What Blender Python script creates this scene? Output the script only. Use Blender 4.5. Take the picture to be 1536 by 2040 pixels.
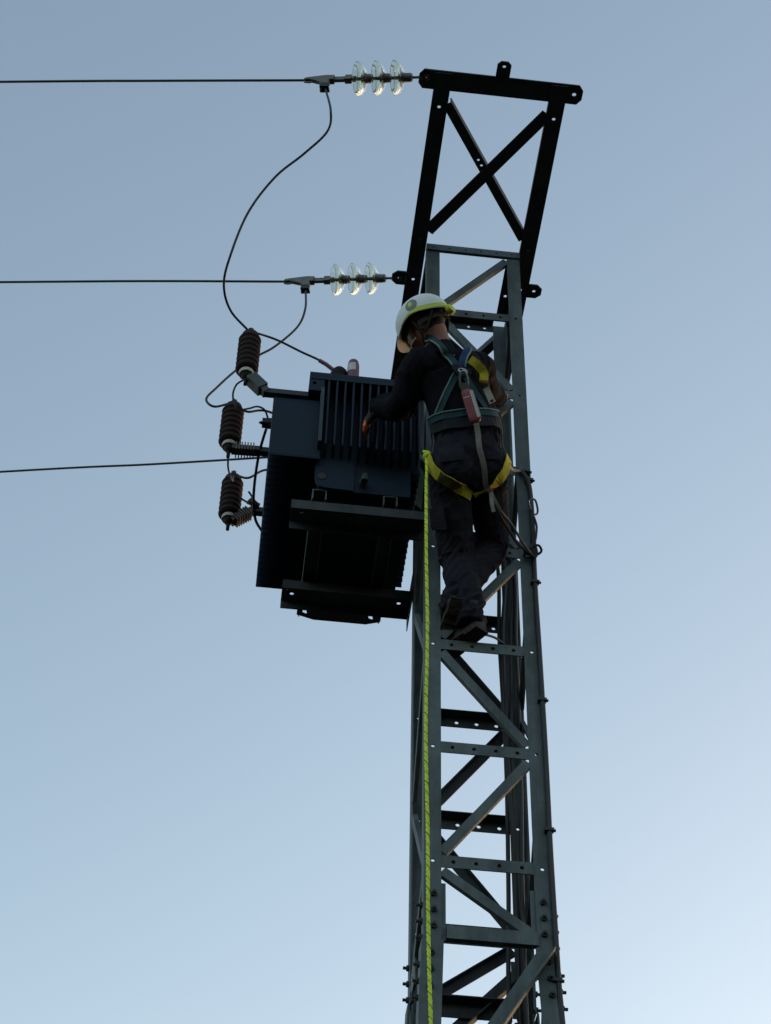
import bpy, bmesh, math, random
from mathutils import Vector, Matrix, noise
from mathutils.bvhtree import BVHTree
from mathutils.kdtree import KDTree
random.seed(7)
V = Vector
SC = bpy.context.scene
COL = SC.collection
for o in list(bpy.data.objects): bpy.data.objects.remove(o)

# ------------------------------------------------------------------ camera
GZ = 6.45                                   # height of the tower splice level above the ground
PITCH, YAW, ROLL, FPX = 0.8214, 0.0923, 0.0268, 3976.6
CAM = V((-1.0293, -6.3266, -4.8336 + GZ))
_f = V((math.sin(YAW)*math.cos(PITCH), math.cos(YAW)*math.cos(PITCH), math.sin(PITCH)))
_r0 = V((math.cos(YAW), -math.sin(YAW), 0)); _u0 = _r0.cross(_f)
_r = _r0*math.cos(ROLL) + _u0*math.sin(ROLL); _u = -_r0*math.sin(ROLL) + _u0*math.cos(ROLL)
cd = bpy.data.cameras.new('camera'); cam = bpy.data.objects.new('camera', cd); COL.objects.link(cam)
cam.matrix_world = Matrix(((_r.x, _u.x, -_f.x, CAM.x), (_r.y, _u.y, -_f.y, CAM.y), (_r.z, _u.z, -_f.z, CAM.z), (0, 0, 0, 1)))
cd.sensor_fit = 'VERTICAL'; cd.sensor_height = 24; cd.lens = 24*FPX/2040
cd.clip_start = 0.1; cd.clip_end = 6000
SC.camera = cam

# ------------------------------------------------------------------ sky, sun, exposure (late dusk, clear sky)
SUN_EL, SUN_AZ = math.radians(3.0), math.radians(50)       # azimuth measured from +Y towards +X
w = bpy.data.worlds.new('World'); SC.world = w; w.use_nodes = True
nt = w.node_tree; nt.nodes.clear()
out = nt.nodes.new('ShaderNodeOutputWorld'); bg = nt.nodes.new('ShaderNodeBackground')
sky = nt.nodes.new('ShaderNodeTexSky'); sky.sky_type = 'NISHITA'; sky.sun_disc = False
sky.sun_elevation = SUN_EL; sky.sun_rotation = SUN_AZ
sky.altitude = 0; sky.air_density = 1.0; sky.dust_density = 1.5; sky.ozone_density = 1.0
bg.inputs['Strength'].default_value = 0.12
wb = nt.nodes.new('ShaderNodeVectorMath'); wb.operation = 'MULTIPLY'; wb.inputs[1].default_value = (1.005, .985, 1.0)   # camera white balance
nt.links.new(sky.outputs[0], wb.inputs[0]); nt.links.new(wb.outputs[0], bg.inputs[0]); nt.links.new(bg.outputs[0], out.inputs[0])
sl = bpy.data.lights.new('sun', 'SUN'); sl.energy = 0.003; sl.angle = math.radians(12); sl.color = (1, .94, .86)
so = bpy.data.objects.new('sun', sl); COL.objects.link(so)
sd = V((math.sin(SUN_AZ)*math.cos(SUN_EL), math.cos(SUN_AZ)*math.cos(SUN_EL), math.sin(SUN_EL)))
so.rotation_euler = sd.to_track_quat('Z', 'Y').to_euler(); so.location = (0, 0, 30)
vs = SC.view_settings; vs.view_transform = 'Standard'; vs.look = 'None'; vs.exposure = 2.59; vs.gamma = 1; vs.use_curve_mapping = False
SC.cycles.max_bounces = 10; SC.cycles.transmission_bounces = 10; SC.cycles.transparent_max_bounces = 16

# ------------------------------------------------------------------ pixel (1536x2040 photo) -> point helpers
def ray(px, py): return (_f*FPX + _r*(px-768) - _u*(py-1020)).normalized()
def onY(px, py, Y): d = ray(px, py); return CAM + d*((Y-CAM.y)/d.y)
def onZ(px, py, Z): d = ray(px, py); return CAM + d*((Z+GZ-CAM.z)/d.z)     # Z counted from the splice level
def W(x, y, z): return V((x, y, z+GZ))
X_, Y_, Z_ = V((1, 0, 0)), V((0, 1, 0)), V((0, 0, 1))

# ------------------------------------------------------------------ materials
def mat(name, col, rough=.6, metal=0, var=.25, scale=8, bump=0, bscale=60, spec=.5, col2=None, stretch=None, sheen=0):
    m = bpy.data.materials.new(name); m.use_nodes = True; n = m.node_tree.nodes; l = m.node_tree.links
    b = n['Principled BSDF']; b.inputs['Roughness'].default_value = rough; b.inputs['Metallic'].default_value = metal
    b.inputs['Specular IOR Level'].default_value = spec
    if sheen: b.inputs['Sheen Weight'].default_value = sheen
    tc = n.new('ShaderNodeTexCoord'); mp = n.new('ShaderNodeMapping'); l.new(tc.outputs['Object'], mp.inputs[0])
    if stretch: mp.inputs['Scale'].default_value = stretch
    t1 = n.new('ShaderNodeTexNoise'); t1.inputs['Scale'].default_value = scale; t1.inputs['Detail'].default_value = 6; t1.inputs['Roughness'].default_value = .65
    l.new(mp.outputs[0], t1.inputs[0])
    cr = n.new('ShaderNodeValToRGB'); e = cr.color_ramp.elements; e[0].position = .3; e[1].position = .7
    c2 = col2 or tuple(c*(1+var) for c in col)
    e[0].color = (*[c*(1-var) for c in col], 1) if not col2 else (*col, 1); e[1].color = (*c2, 1)
    l.new(t1.outputs[0], cr.inputs[0]); l.new(cr.outputs[0], b.inputs['Base Color'])
    mr = n.new('ShaderNodeMapRange'); mr.inputs[3].default_value = max(.02, rough-.12); mr.inputs[4].default_value = min(1, rough+.12)
    l.new(t1.outputs[0], mr.inputs[0]); l.new(mr.outputs[0], b.inputs['Roughness'])
    if bump:
        t2 = n.new('ShaderNodeTexNoise'); t2.inputs['Scale'].default_value = bscale; t2.inputs['Detail'].default_value = 4
        l.new(mp.outputs[0], t2.inputs[0])
        bp = n.new('ShaderNodeBump'); bp.inputs['Strength'].default_value = bump; bp.inputs['Distance'].default_value = .01
        l.new(t2.outputs[0], bp.inputs['Height']); l.new(bp.outputs[0], b.inputs['Normal'])
    return m
def glassmat(name, col, rough=.03, ior=1.5, trans=1):
    m = bpy.data.materials.new(name); m.use_nodes = True; b = m.node_tree.nodes['Principled BSDF']
    b.inputs['Base Color'].default_value = (*col, 1); b.inputs['Transmission Weight'].default_value = trans
    b.inputs['Roughness'].default_value = rough; b.inputs['IOR'].default_value = ior
    n = m.node_tree.nodes; t = n.new('ShaderNodeTexNoise'); t.inputs['Scale'].default_value = 30
    bp = n.new('ShaderNodeBump'); bp.inputs['Strength'].default_value = .015
    m.node_tree.links.new(t.outputs[0], bp.inputs['Height']); m.node_tree.links.new(bp.outputs[0], b.inputs['Normal'])
    return m
def steel(name, col, blotch, rust, rough=.62):
    m = mat(name, col, rough, .25, .28, 9, .12, 45); n = m.node_tree.nodes; l = m.node_tree.links
    b = n['Principled BSDF']; src = b.inputs['Base Color'].links[0].from_socket
    g = n.new('ShaderNodeNewGeometry')
    t = n.new('ShaderNodeTexNoise'); t.inputs['Scale'].default_value = 1.7; t.inputs['Detail'].default_value = 8; t.inputs['Roughness'].default_value = .7
    mp = n.new('ShaderNodeMapping'); mp.inputs['Scale'].default_value = (3, 3, .6); l.new(g.outputs['Position'], mp.inputs[0]); l.new(mp.outputs[0], t.inputs[0])
    r = n.new('ShaderNodeMapRange'); r.inputs[1].default_value = .35; r.inputs[2].default_value = .65; r.inputs[3].default_value = 1-blotch; r.inputs[4].default_value = 1+blotch; l.new(t.outputs[0], r.inputs[0])
    mx = n.new('ShaderNodeVectorMath'); mx.operation = 'SCALE'; l.new(src, mx.inputs[0]); l.new(r.outputs[0], mx.inputs['Scale'])
    t2 = n.new('ShaderNodeTexNoise'); t2.inputs['Scale'].default_value = 7; t2.inputs['Detail'].default_value = 8; t2.inputs['Roughness'].default_value = .75; l.new(g.outputs['Position'], t2.inputs[0])
    r2 = n.new('ShaderNodeMapRange'); r2.inputs[1].default_value = .60; r2.inputs[2].default_value = .72; r2.inputs[4].default_value = rust; l.new(t2.outputs[0], r2.inputs[0])
    m2 = n.new('ShaderNodeMix'); m2.data_type = 'RGBA'; l.new(r2.outputs[0], m2.inputs[0]); l.new(mx.outputs[0], m2.inputs[6]); m2.inputs[7].default_value = (.06, .035, .025, 1)
    l.new(m2.outputs[2], b.inputs['Base Color']); return m
M = {}
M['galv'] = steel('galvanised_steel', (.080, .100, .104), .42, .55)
M['galv_shaded'] = steel('weathered_steel_shaded', (.042, .048, .056), .35, .5, .7)  # same steel, shade of undersides and far faces put into the colour
M['galv_bright'] = steel('fresh_galvanised_steel', (.20, .20, .19), .3, .5)
M['cast'] = mat('cast_fittings', (.15, .14, .135), .55, .5, .3, 25, .2, 80)
M['bolt'] = mat('bolt_steel', (.04, .045, .05), .6, .4, .3, 40)
M['tpaint'] = mat('transformer_paint', (.0045, .0155, .034), .6, 0, .22, 6, .08, 50, .25)
M['tpaint_lit'] = mat('transformer_paint_lit', (.022, .04, .055), .6, 0, .35, 14, .1, 50)  # paler copy of the tank paint, light on the fin side in its colour
M['silicone'] = mat('brown_housing', (.021, .0098, .0085), .7, 0, .25, 20, .1, 60, .2)
M['porcelain'] = mat('dark_porcelain', (.006, .005, .005), .6, 0, .2, 20, spec=.2)
M['whitecer'] = mat('pale_base_ring', (.5, .47, .43), .6, 0, .15, 20)
M['greyfit'] = mat('grey_arrester_bracket', (.07, .08, .08), .6, .2, .25, 15, .1, 60)
M['ribplast'] = mat('ribbed_plastic', (.17, .14, .125), .6, 0, .2, 20)
M['black'] = mat('black_cable', (.012, .012, .014), .55, 0, .3, 20)
M['wire'] = mat('aluminium_conductor', (.03, .035, .042), .55, .3, .25, 40, stretch=(1, 1, 1))
M['glass'] = glassmat('toughened_glass', (.84, .88, .80), .05, 1.5, .97)
M['mauve'] = mat('mauve_plastic', (.17, .06, .10), .5, 0, .2, 20)
M['label'] = mat('label_white', (.52, .50, .50), .6, 0, .15, 40)
M['shirt'] = mat('charcoal_shirt', (.0080, .0080, .0125), .95, 0, .2, 22, .3, 220, .1)
M['trouser'] = mat('charcoal_trousers', (.020, .0190, .028), .95, 0, .25, 18, .3, 200, .1)
M['skin'] = mat('skin', (.26, .10, .065), .55, 0, .15, 30, .1, 150)
M['hair'] = mat('dark_hair', (.012, .009, .008), .7, 0, .3, 90, .5, 300)
M['boot'] = mat('boot_leather', (.011, .015, .016), .6, 0, .35, 30, .2, 90)
M['sole'] = mat('boot_sole', (.032, .020, .018), .8, 0, .3, 30, .4, 60)
M['glove_orange'] = mat('orange_glove', (.95, .22, .08), .7, 0, .15, 40, .2, 120)
M['glove_dark'] = mat('dark_glove', (.03, .03, .032), .8, 0, .2, 40, .2, 120)
M['helmet'] = mat('helmet_white', (.72, .76, .78), .38, 0, .05, 12)
M['hivis'] = mat('hivis_yellow', (.50, .58, .03), .5, 0, .1, 20)
M['inner'] = mat('helmet_lining', (.012, .012, .013), .8, 0, .2, 40)
M['oval'] = mat('helmet_grey', (.17, .19, .19), .5, 0, .1, 30)
M['visor'] = glassmat('amber_visor', (.42, .26, .10), .15, 1.3)
M['teal'] = mat('teal_webbing', (.009, .05, .065), .85, 0, .2, 60, .3, 300)
M['blue'] = mat('blue_webbing', (.008, .036, .12), .85, 0, .2, 60, .3, 300)
M['trim'] = mat('pale_teal_trim', (.13, .21, .21), .8, 0, .15, 60)
M['yellow'] = mat('yellow_webbing', (.46, .40, .02), .85, 0, .25, 40, .3, 300)
M['navy'] = mat('navy_padding', (.006, .010, .022), .9, 0, .2, 40, .3, 200)
M['ygblack'] = mat('yellow_black_tag', (.10, .085, .012), .85, 0, .3, 40)
M['absorb'] = mat('pink_absorber', (.24, .05, .065), .6, 0, .2, 30)
M['greyweb'] = mat('grey_webbing', (.20, .18, .165), .9, 0, .25, 60, .3, 300)
M['alloy'] = mat('alloy_hook', (.38, .40, .41), .35, .8, .15, 40)
M['rope'] = mat('lime_rope', (.64, .78, .06), .8, 0, .12, 60, .2, 200)
M['ropefleck'] = mat('rope_fleck', (.03, .05, .02), .9, 0, .2, 60)
M['conc'] = mat('concrete', (.28, .27, .25), .9, 0, .2, 12, .4, 60)
M['soil'] = mat('dry_ground', (.014, .016, .010), .95, 0, .3, .35, .6, 8, .2, col2=(.024, .022, .016))

# ------------------------------------------------------------------ mesh helpers
class MB:
    def __init__(s): s.v = []; s.f = []
    def add(s, vs, fs):
        b = len(s.v); s.v += [V(p) for p in vs]; s.f += [tuple(b+i for i in f) for f in fs]; return s
    def box(s, o, a, b, c):                     # o = corner, a b c = edge vectors
        p = [o, o+a, o+a+b, o+b, o+c, o+a+c, o+a+b+c, o+b+c]
        fs = [(0, 3, 2, 1), (4, 5, 6, 7), (0, 1, 5, 4), (1, 2, 6, 5), (2, 3, 7, 6), (3, 0, 4, 7)]
        if a.cross(b).dot(c) < 0: fs = [f[::-1] for f in fs]
        return s.add(p, fs)
    def cbox(s, c, hx, hy, hz, ax=X_, ay=Y_, az=Z_): return s.box(c-ax*hx-ay*hy-az*hz, ax*2*hx, ay*2*hy, az*2*hz)
    def prism(s, poly, o, ax, ay, th):          # polygon in (ax, ay), th = thickness vector
        n = len(poly); p = [o+ax*x+ay*y for x, y in poly]; p += [q+th for q in p]
        fs = [tuple(range(n))[::-1], tuple(range(n, 2*n))] + [(i, (i+1) % n, n+(i+1) % n, n+i) for i in range(n)]
        if ax.cross(ay).dot(th) < 0: fs = [f[::-1] for f in fs]
        return s.add(p, fs)
    def plate(s, o, u, L, v, wd, th, holes=()):   # strip with octagonal holes [(s, off, r)]
        hs = sorted(holes); cur = 0.0; fl = u.cross(v).dot(th) < 0
        def A(p, f): s.add(p, [q[::-1] for q in f] if fl else f)
        for (c, off, r) in hs:
            cl = max(2.6*r, .02); a, b = max(c-cl/2, cur), min(c+cl/2, L)
            if a-cur > 1e-5: s.box(o+u*cur, u*(a-cur), v*wd, th)
            oc = [(b, off), (b, wd), (c, wd), (a, wd), (a, off), (a, 0), (c, 0), (b, 0)]
            ic = [(c+r*math.cos(k*math.pi/4), off+r*math.sin(k*math.pi/4)) for k in range(8)]
            P = [o+u*x+v*y for x, y in oc+ic]; P += [p+th for p in P]; F = []
            for k in range(8):
                j = (k+1) % 8
                F += [(k, 8+k, 8+j, j), (16+k, 16+j, 24+j, 24+k), (k, j, 16+j, 16+k), (8+k, 24+k, 24+j, 8+j)]
            A(P, F); cur = b
        if L-cur > 1e-5: s.box(o+u*cur, u*(L-cur), v*wd, th)
        return s
    def angle(s, p0, p1, na, wa, nb, wb, t=.006, ha=(), hb=()):   # L section, corner along p0-p1
        u = p1-p0; L = u.length; u = u/L
        na = (na-u*na.dot(u)).normalized(); nb = (nb-u*nb.dot(u)-na*nb.dot(na)).normalized()
        s.plate(p0, u, L, na, wa, nb*t, ha)
        s.plate(p0+nb*t, u, L, nb, wb-t, na*t, [(a, b-t, r) for a, b, r in hb])
        return s
    def rings(s, rs, cap=True, closed=False):
        n = len(rs[0]); b = len(s.v)
        for r in rs: s.v += [V(p) for p in r]
        m = len(rs)
        for i in range(m if closed else m-1):
            for k in range(n):
                j = (k+1) % n; q = ((i+1) % m)*n
                s.f.append((b+i*n+k, b+i*n+j, b+q+j, b+q+k))
        if cap and not closed:
            s.f.append(tuple(b+k for k in range(n))[::-1]); s.f.append(tuple(b+(m-1)*n+k for k in range(n)))
        return s
    def tube(s, pts, r, seg=8, closed=False):
        pts = [V(p) for p in pts]; n = len(pts); rr = r if isinstance(r, (list, tuple)) else [r]*n
        rs = []; up = None
        for i, p in enumerate(pts):
            t = (pts[(i+1) % n]-pts[i-1]) if closed else (pts[min(i+1, n-1)]-pts[max(i-1, 0)])
            if t.length < 1e-9: t = Z_.copy()
            t.normalize()
            if up is None: up = Z_ if abs(t.z) < .9 else X_
            a = (up-t*up.dot(t)).normalized(); up = a; b = t.cross(a)
            rs.append([p+(a*math.cos(2*math.pi*k/seg)+b*math.sin(2*math.pi*k/seg))*rr[i] for k in range(seg)])
        return s.rings(rs, True, closed)
    def lathe(s, prof, o, ax, seg=20):          # prof [(r, h)] along axis ax
        ax = ax.normalized(); a = ax.orthogonal().normalized(); b = ax.cross(a)
        return s.rings([[o+ax*h+(a*math.cos(2*math.pi*k/seg)+b*math.sin(2*math.pi*k/seg))*max(r, 1e-4) for k in range(seg)] for r, h in prof])
    def hexbolt(s, o, ax, r=.012, h=.010, stud=.012):
        s.lathe([(r, 0), (r, h)], o, ax, 6); s.lathe([(r*.5, h), (r*.5, h+stud)], o, ax, 8); return s
    def mesh(s, name, material, off=V((0, 0, 0)), smooth=False):
        me = bpy.data.meshes.new(name); me.from_pydata([tuple(p-off) for p in s.v], [], s.f)
        if smooth == 'fix' or smooth:
            bm = bmesh.new(); bm.from_mesh(me); bmesh.ops.recalc_face_normals(bm, faces=bm.faces); bm.to_mesh(me); bm.free()
            for p in me.polygons: p.use_smooth = True
            me.set_sharp_from_angle(angle=math.radians(40))
        me.materials.append(M[material] if isinstance(material, str) else material); return me

def link(name, me, parent=None, loc=None):
    o = bpy.data.objects.new(name, me); COL.objects.link(o)
    if parent: o.parent = parent
    if loc is not None: o.location = loc
    return o
def tag(o, label, cat, group=None, kind=None):
    o['label'] = label; o['category'] = cat
    if group: o['group'] = group
    if kind: o['kind'] = kind
    return o
class Thing:
    def __init__(s, name, loc, label, cat, group=None):
        s.o = bpy.data.objects.new(name, None); COL.objects.link(s.o); s.o.location = loc; s.loc = V(loc)
        s.o.empty_display_size = .1; tag(s.o, label, cat, group)
    def add(s, name, mb, material, parent=None, smooth=False):
        return link(name, mb.mesh(name, material, s.loc, smooth), parent or s.o)
def solo(name, mb, material, label, cat, group=None, smooth=False, loc=None):
    off = V(loc) if loc is not None else V((0, 0, 0))
    return tag(link(name, mb.mesh(name, material, off, smooth), None, off), label, cat, group)
def copy_tree(o, parent=None):
    c = o.copy(); COL.objects.link(c); c.parent = parent
    for ch in list(o.children): copy_tree(ch, c)
    return c
def spline(pts, n=10):
    P = [V(p) for p in pts]; P = [P[0]*2-P[1]]+P+[P[-1]*2-P[-2]]; o = []
    for i in range(1, len(P)-2):
        a, b, c, d = P[i-1:i+3]
        for k in range(n):
            t = k/n; o.append(.5*((2*b)+(c-a)*t+(2*a-5*b+4*c-d)*t*t+(-a+3*b-3*c+d)*t**3))
    o.append(P[-2]); return o

# ------------------------------------------------------------------ ground
gm = MB(); N = 64; S = 1900.0
for i in range(N+1):
    for j in range(N+1):
        x = (i/N*2-1); y = (j/N*2-1); x = x*abs(x)*S; y = y*abs(y)*S; d = math.hypot(x, y)
        gm.v.append(V((x, y, 0 if d < 12 else noise.noise(V((x, y, 0))*.01)*min(6, d*.01)+165*max(0, min(1, (d-260)/900))**1.3*(.8+.45*noise.noise(V((x, y, 3))*.0018)))))  # far rise: unseen ring of hills added to block the low horizon glow
for i in range(N):
    for j in range(N): a = i*(N+1)+j; gm.f.append((a, a+N+1, a+N+2, a+1))
g = link('ground', gm.mesh('ground', 'soil')); g['kind'] = 'structure'
tag(g, 'dry dark ground around the foot of the tower, with unseen hills added to block horizon glow', 'ground')

# ------------------------------------------------------------------ lattice tower
h = .255
ZT, ZS = 4.165, -.365                             # top of head section, splice level
ZB = -GZ + .25                                    # legs enter the concrete here
LV = [4.143, 3.585, 2.948, 2.372, 1.798, 1.183, .597, .007]
tw = Thing('lattice_tower', (0, .255, 0), 'tall grey lattice steel tower of riveted angles the worker stands on', 'tower')
ft = MB(); ft.prism([(-.75, -.75), (.75, -.75), (.75, .75), (-.75, .75)], V((0, h, -.3)), X_, Y_, Z_*.62)
tw.add('footing', ft, 'conc')
def taper(z): return h+.008 + (ZS-z)*.033 if z < ZS else h
for sx, sy in ((-1, 0), (1, 0), (-1, 1), (1, 1)):
    c = lambda z: W(sx*taper(z), h + (2*sy-1)*taper(z), z)
    iy = Y_*(1-2*sy); ix = X_*(-sx)
    hol = [(z-ZS, .036, .0085) for z in LV if z < 4.1]
    hol2 = [(z-ZS+.12, .036, .0085) for z in LV if z < 4.1]
    m = MB().angle(c(ZS), W(sx*h, h+(2*sy-1)*h, ZT), ix, .070, iy, .070, .007, hol, hol2)
    tw.add('leg', m, 'galv')
    m = MB().angle(c(ZB), c(ZS-.004), ix, .086, iy, .086, .008)
    tw.add('lower_leg', m, 'galv')
    # splice: inner angle plates and bolts
    m = MB().angle(W(sx*(h-.009), h+(2*sy-1)*(h-.009), ZS+.002), W(sx*(h-.009), h+(2*sy-1)*(h-.009), ZS+.27), ix, .079, iy, .079, .006)
    m.angle(W(sx*(h-.009), h+(2*sy-1)*(h-.009), ZS-.30), W(sx*(h-.009), h+(2*sy-1)*(h-.009), ZS), ix, .055, iy, .055, .006)
    sp = tw.add('splice_plate', m, 'galv')
    for k, dz in enumerate((.06, .135, .21, -.07, -.145, -.22)):
        zz = ZS+dz; cx = taper(zz); b0 = W(sx*cx, h+(2*sy-1)*cx, zz)
        for bb, nn in ((b0+ix*.040, -iy), (b0+iy*.040+Z_*-.03, -ix)):
            tw.add('bolt', MB().hexbolt(bb, nn, .0135, .011, .014), 'bolt', sp)
# crossbars on front and back faces
HX = [-.137, -.046, .046, .137]
for z in LV:
    a = h-.0705
    top = z+.029
    if z > 4.1:
        m = MB().angle(W(-h-.002, -.009, top), W(h+.002, -.009, top), -Z_, .052, Y_, .05, .006, [(x, .026, .006) for x in (.04, .125, .215, .30, .385, .47)])
    else:
        m = MB().angle(W(-a, .001, top), W(a, .001, top), -Z_, .058, Y_, .048, .005, [(x+a, .029, .0095) for x in HX])
    tw.add('crossbar', m, 'galv')
    m = MB().angle(W(-a, 2*h-.001, top), W(a, 2*h-.001, top), -Z_, .060, -Y_, .055, .005, [(x+a, .034, .0095) for x in HX])
    tw.add('crossbar', m, 'galv_shaded')
# splice-level bars
tw.add('crossbar', MB().angle(W(-h+.088, -.014, -.305), W(h-.065, -.014, -.305), -Z_, .060, Y_, .105, .006), 'galv')
tw.add('crossbar', MB().angle(W(-h+.088, 2*h-.001, -.305), W(h-.088, 2*h-.001, -.305), -Z_, .07, -Y_, .06, .006), 'galv_shaded')
# top bars of the side faces
for sx in (-1, 1):
    tw.add('crossbar', MB().angle(W(sx*(h-.001), .071, ZT-.02), W(sx*(h-.001), 2*h-.071, ZT-.02), -X_*sx, .065, -Z_, .05, .006, [(.2, .035, .010)]), 'galv_shaded')
# braces: zigzag on each face
LZ = [4.143, 3.585, 2.948, 2.372, 1.798, 1.183, .597, .007, -.335]
for i in range(len(LZ)-1):
    z1, z0 = LZ[i]-.045, LZ[i+1]+.045
    if i == 7: z0 = LZ[8]+.02
    e = h-.074
    s = 1 if i % 2 == 0 else -1                   # front: even bays fall from upper right to lower left
    p, q_ = W(s*e, .0015, z1), W(-s*e, .0015, z0)
    side = (q_-p).cross(Y_).normalized(); side = side if side.z > 0 else -side
    tw.add('brace', MB().angle(p-side*.021, q_-side*.021, side, .042, Y_, .024, .005), 'galv')
    s = -s
    p, q_ = W(s*e, 2*h-.0015, z1), W(-s*e, 2*h-.0015, z0)
    side = (q_-p).cross(Y_).normalized(); side = side if side.z > 0 else -side
    tw.add('brace', MB().angle(p+side*.022, q_+side*.022, -side, .046, -Y_, .032, .005), 'galv_shaded')
    for sx in (-1, 1):
        s2 = s*sx
        p, q_ = W(sx*(h-.0015), h+s2*e, z1), W(sx*(h-.0015), h-s2*e, z0)
        side = (q_-p).cross(X_).normalized(); side = side if side.z > 0 else -side
        tw.add('brace', MB().angle(p+side*.02, q_+side*.02, -side, .04, -X_*sx, .022, .005), 'galv_shaded' if sx > 0 else 'galv')
# lower section: bigger single braces bolted over the legs
zz = -.40
k = 0
while zz > ZB+1.0:
    z1 = zz-.85; a0, a1 = taper(zz), taper(z1)
    for face in range(4):
        s = 1 if (k+face) % 2 == 0 else -1
        if face == 1: s = 1 if k % 2 == 0 else -1
        if face == 0: p, q_, nn = W(s*(a0-.045), h-a0-.008, zz+.01), W(-s*(a1-.04), h-a1-.008, z1+.05), -Y_
        elif face == 1: p, q_, nn = W(s*(a0-.04), h+a0-.012, zz+.28 if k == 0 else zz), W(-s*(a1-.04), h+a1-.012, (z1+.62) if k == 0 else z1+.05), -Y_
        else:
            sx = -1 if face == 2 else 1
            p, q_, nn = W(sx*(a0-.010), h+s*(a0-.04), zz), W(sx*(a1-.010), h-s*(a1-.04), z1+.05), -X_*sx
        side = (q_-p).cross(nn).normalized(); side = side if side.z > 0 else -side
        tw.add('brace', MB().angle(p-side*.028, q_-side*.028, side, .058, nn, .05, .006), 'galv' if face != 1 else 'galv_shaded')
    z2 = z1+.02; a2 = taper(z2)
    tw.add('crossbar', MB().angle(W(-a2+.09, h-a2+.010, z2), W(a2-.09, h-a2+.010, z2), -Z_, .055, Y_, .05, .005), 'galv')
    zb2 = z2+.45 if k == 0 else z2
    ab = taper(zb2)
    tw.add('crossbar', MB().angle(W(-ab+.09, h+ab-.010, zb2), W(ab-.09, h+ab-.010, zb2), -Z_, .055, -Y_, .05, .005), 'galv_shaded')
    zz = z1; k += 1
# gusset plate beside the splice on the left face
tw.add('gusset_plate', MB().plate(W(-h-.012, .12, -.47), Y_, .12, Z_, .10, -X_*.006, [(.07, .05, .010)]), 'galv')

# ------------------------------------------------------------------ crossarm (horizontal frame on the tower head)
ca = Thing('crossarm', W(0, .25, 4.18), 'dark horizontal steel crossarm frame with X braces bolted to the tower top', 'crossarm')
zc = 4.181; YE0, YE1 = -1.060, 1.560
for sx in (-1, 1):
    rh = [(y-YE0, .043, .010) for y in (-.86, -.03, .25, .53, 1.36)]
    m = MB().angle(W(sx*.258, YE0, zc), W(sx*.258, YE1, zc), X_*sx, .086, Z_, .030, .007, rh)
    ca.add('rail', m, 'galv_shaded')
def endplate(poly, holes, zlev):
    m = MB(); return m
for ye, sy in ((-1.012, -1), (1.512, 1)):
    m = MB()
    b = .056; L = .425
    # web: central strip and chamfered ends that carry the attachment holes
    m.plate(W(-L+.065, ye-b, zc+.0085), X_, 2*L-.13, Y_, 2*b, Z_*.008)
    for s in (-1, 1):
        m.plate(W(s*(L-.065), ye-b, zc+.0085), X_*s, .042, Y_, 2*b, Z_*.008, [(.022, b, .0115)])
        m.prism([(0, -b), (.023, -b+.030), (.023, b-.030), (0, b)], W(s*(L-.023), ye, zc+.0085), X_*s, Y_, Z_*.008)
    m.box(W(-.33, ye+b-.007, zc+.0165), X_*.66, Y_*.007, Z_*.045)
    ca.add('end_channel', m, 'galv_shaded')
    lg = MB()
    # middle lug with a hole
    lg.plate(W(-.036, ye+sy*b, zc+.0088), Y_*sy, .05, X_, .072, Z_*.009)
    yy = ye+sy*(b+.05)
    lg.plate(W(-.036, yy, zc+.0088), Y_*sy, .022, X_, .072, Z_*.009, [(.011, .036, .0095)])
    lg.prism([(-.036, 0), (.036, 0), (.018, .018), (-.018, .018)], W(0, yy+sy*.022, zc+.0088), X_, Y_*sy, Z_*.009)
    ca.add('lug', lg, 'galv_shaded')
for sx in (-1, 1):
    lg = MB()
    lg.plate(W(sx*.3445, .25-.045, zc+.001), X_*sx, .02, Y_, .09, Z_*.009)
    lg.plate(W(sx*.3645, .25-.045, zc+.001), X_*sx, .028, Y_, .09, Z_*.009, [(.0135, .045, .0105)])
    lg.prism([(0, -.045), (.028, -.020), (.028, .020), (0, .045)], W(sx*.3925, .25, zc+.001), X_*sx, Y_, Z_*.009)
    ca.add('lug', lg, 'galv_shaded')
for yo, s in ((-.877, 1), (1.377, -1)):
    y2 = -.083 if s > 0 else .583
    p, q_ = W(-.262, yo, zc+.0085), W(.262, y2, zc+.0085); u = (q_-p).normalized(); v = Z_.cross(u)
    ca.add('brace', MB().angle(p-v*.026, q_-v*.026, v, .05, Z_, .045, .006, [((q_-p).length*.40, .025, .008), ((q_-p).length*.44, .025, .008)]), 'galv_shaded')
    p, q_ = W(.262, yo-.01*s, zc-.0005), W(-.262, y2, zc-.0005); u = (q_-p).normalized(); v = Z_.cross(u)
    ca.add('brace', MB().angle(p-v*.034, q_-v*.034, v, .066, Z_, .0065, .006), 'galv_shaded')
for y in (-.03, .54):                               # clamp bolts to the tower
    for sx in (-1, 1): ca.add('bolt', MB().hexbolt(W(sx*.30, y, zc), -Z_, .014, .012, .012), 'bolt')

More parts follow.
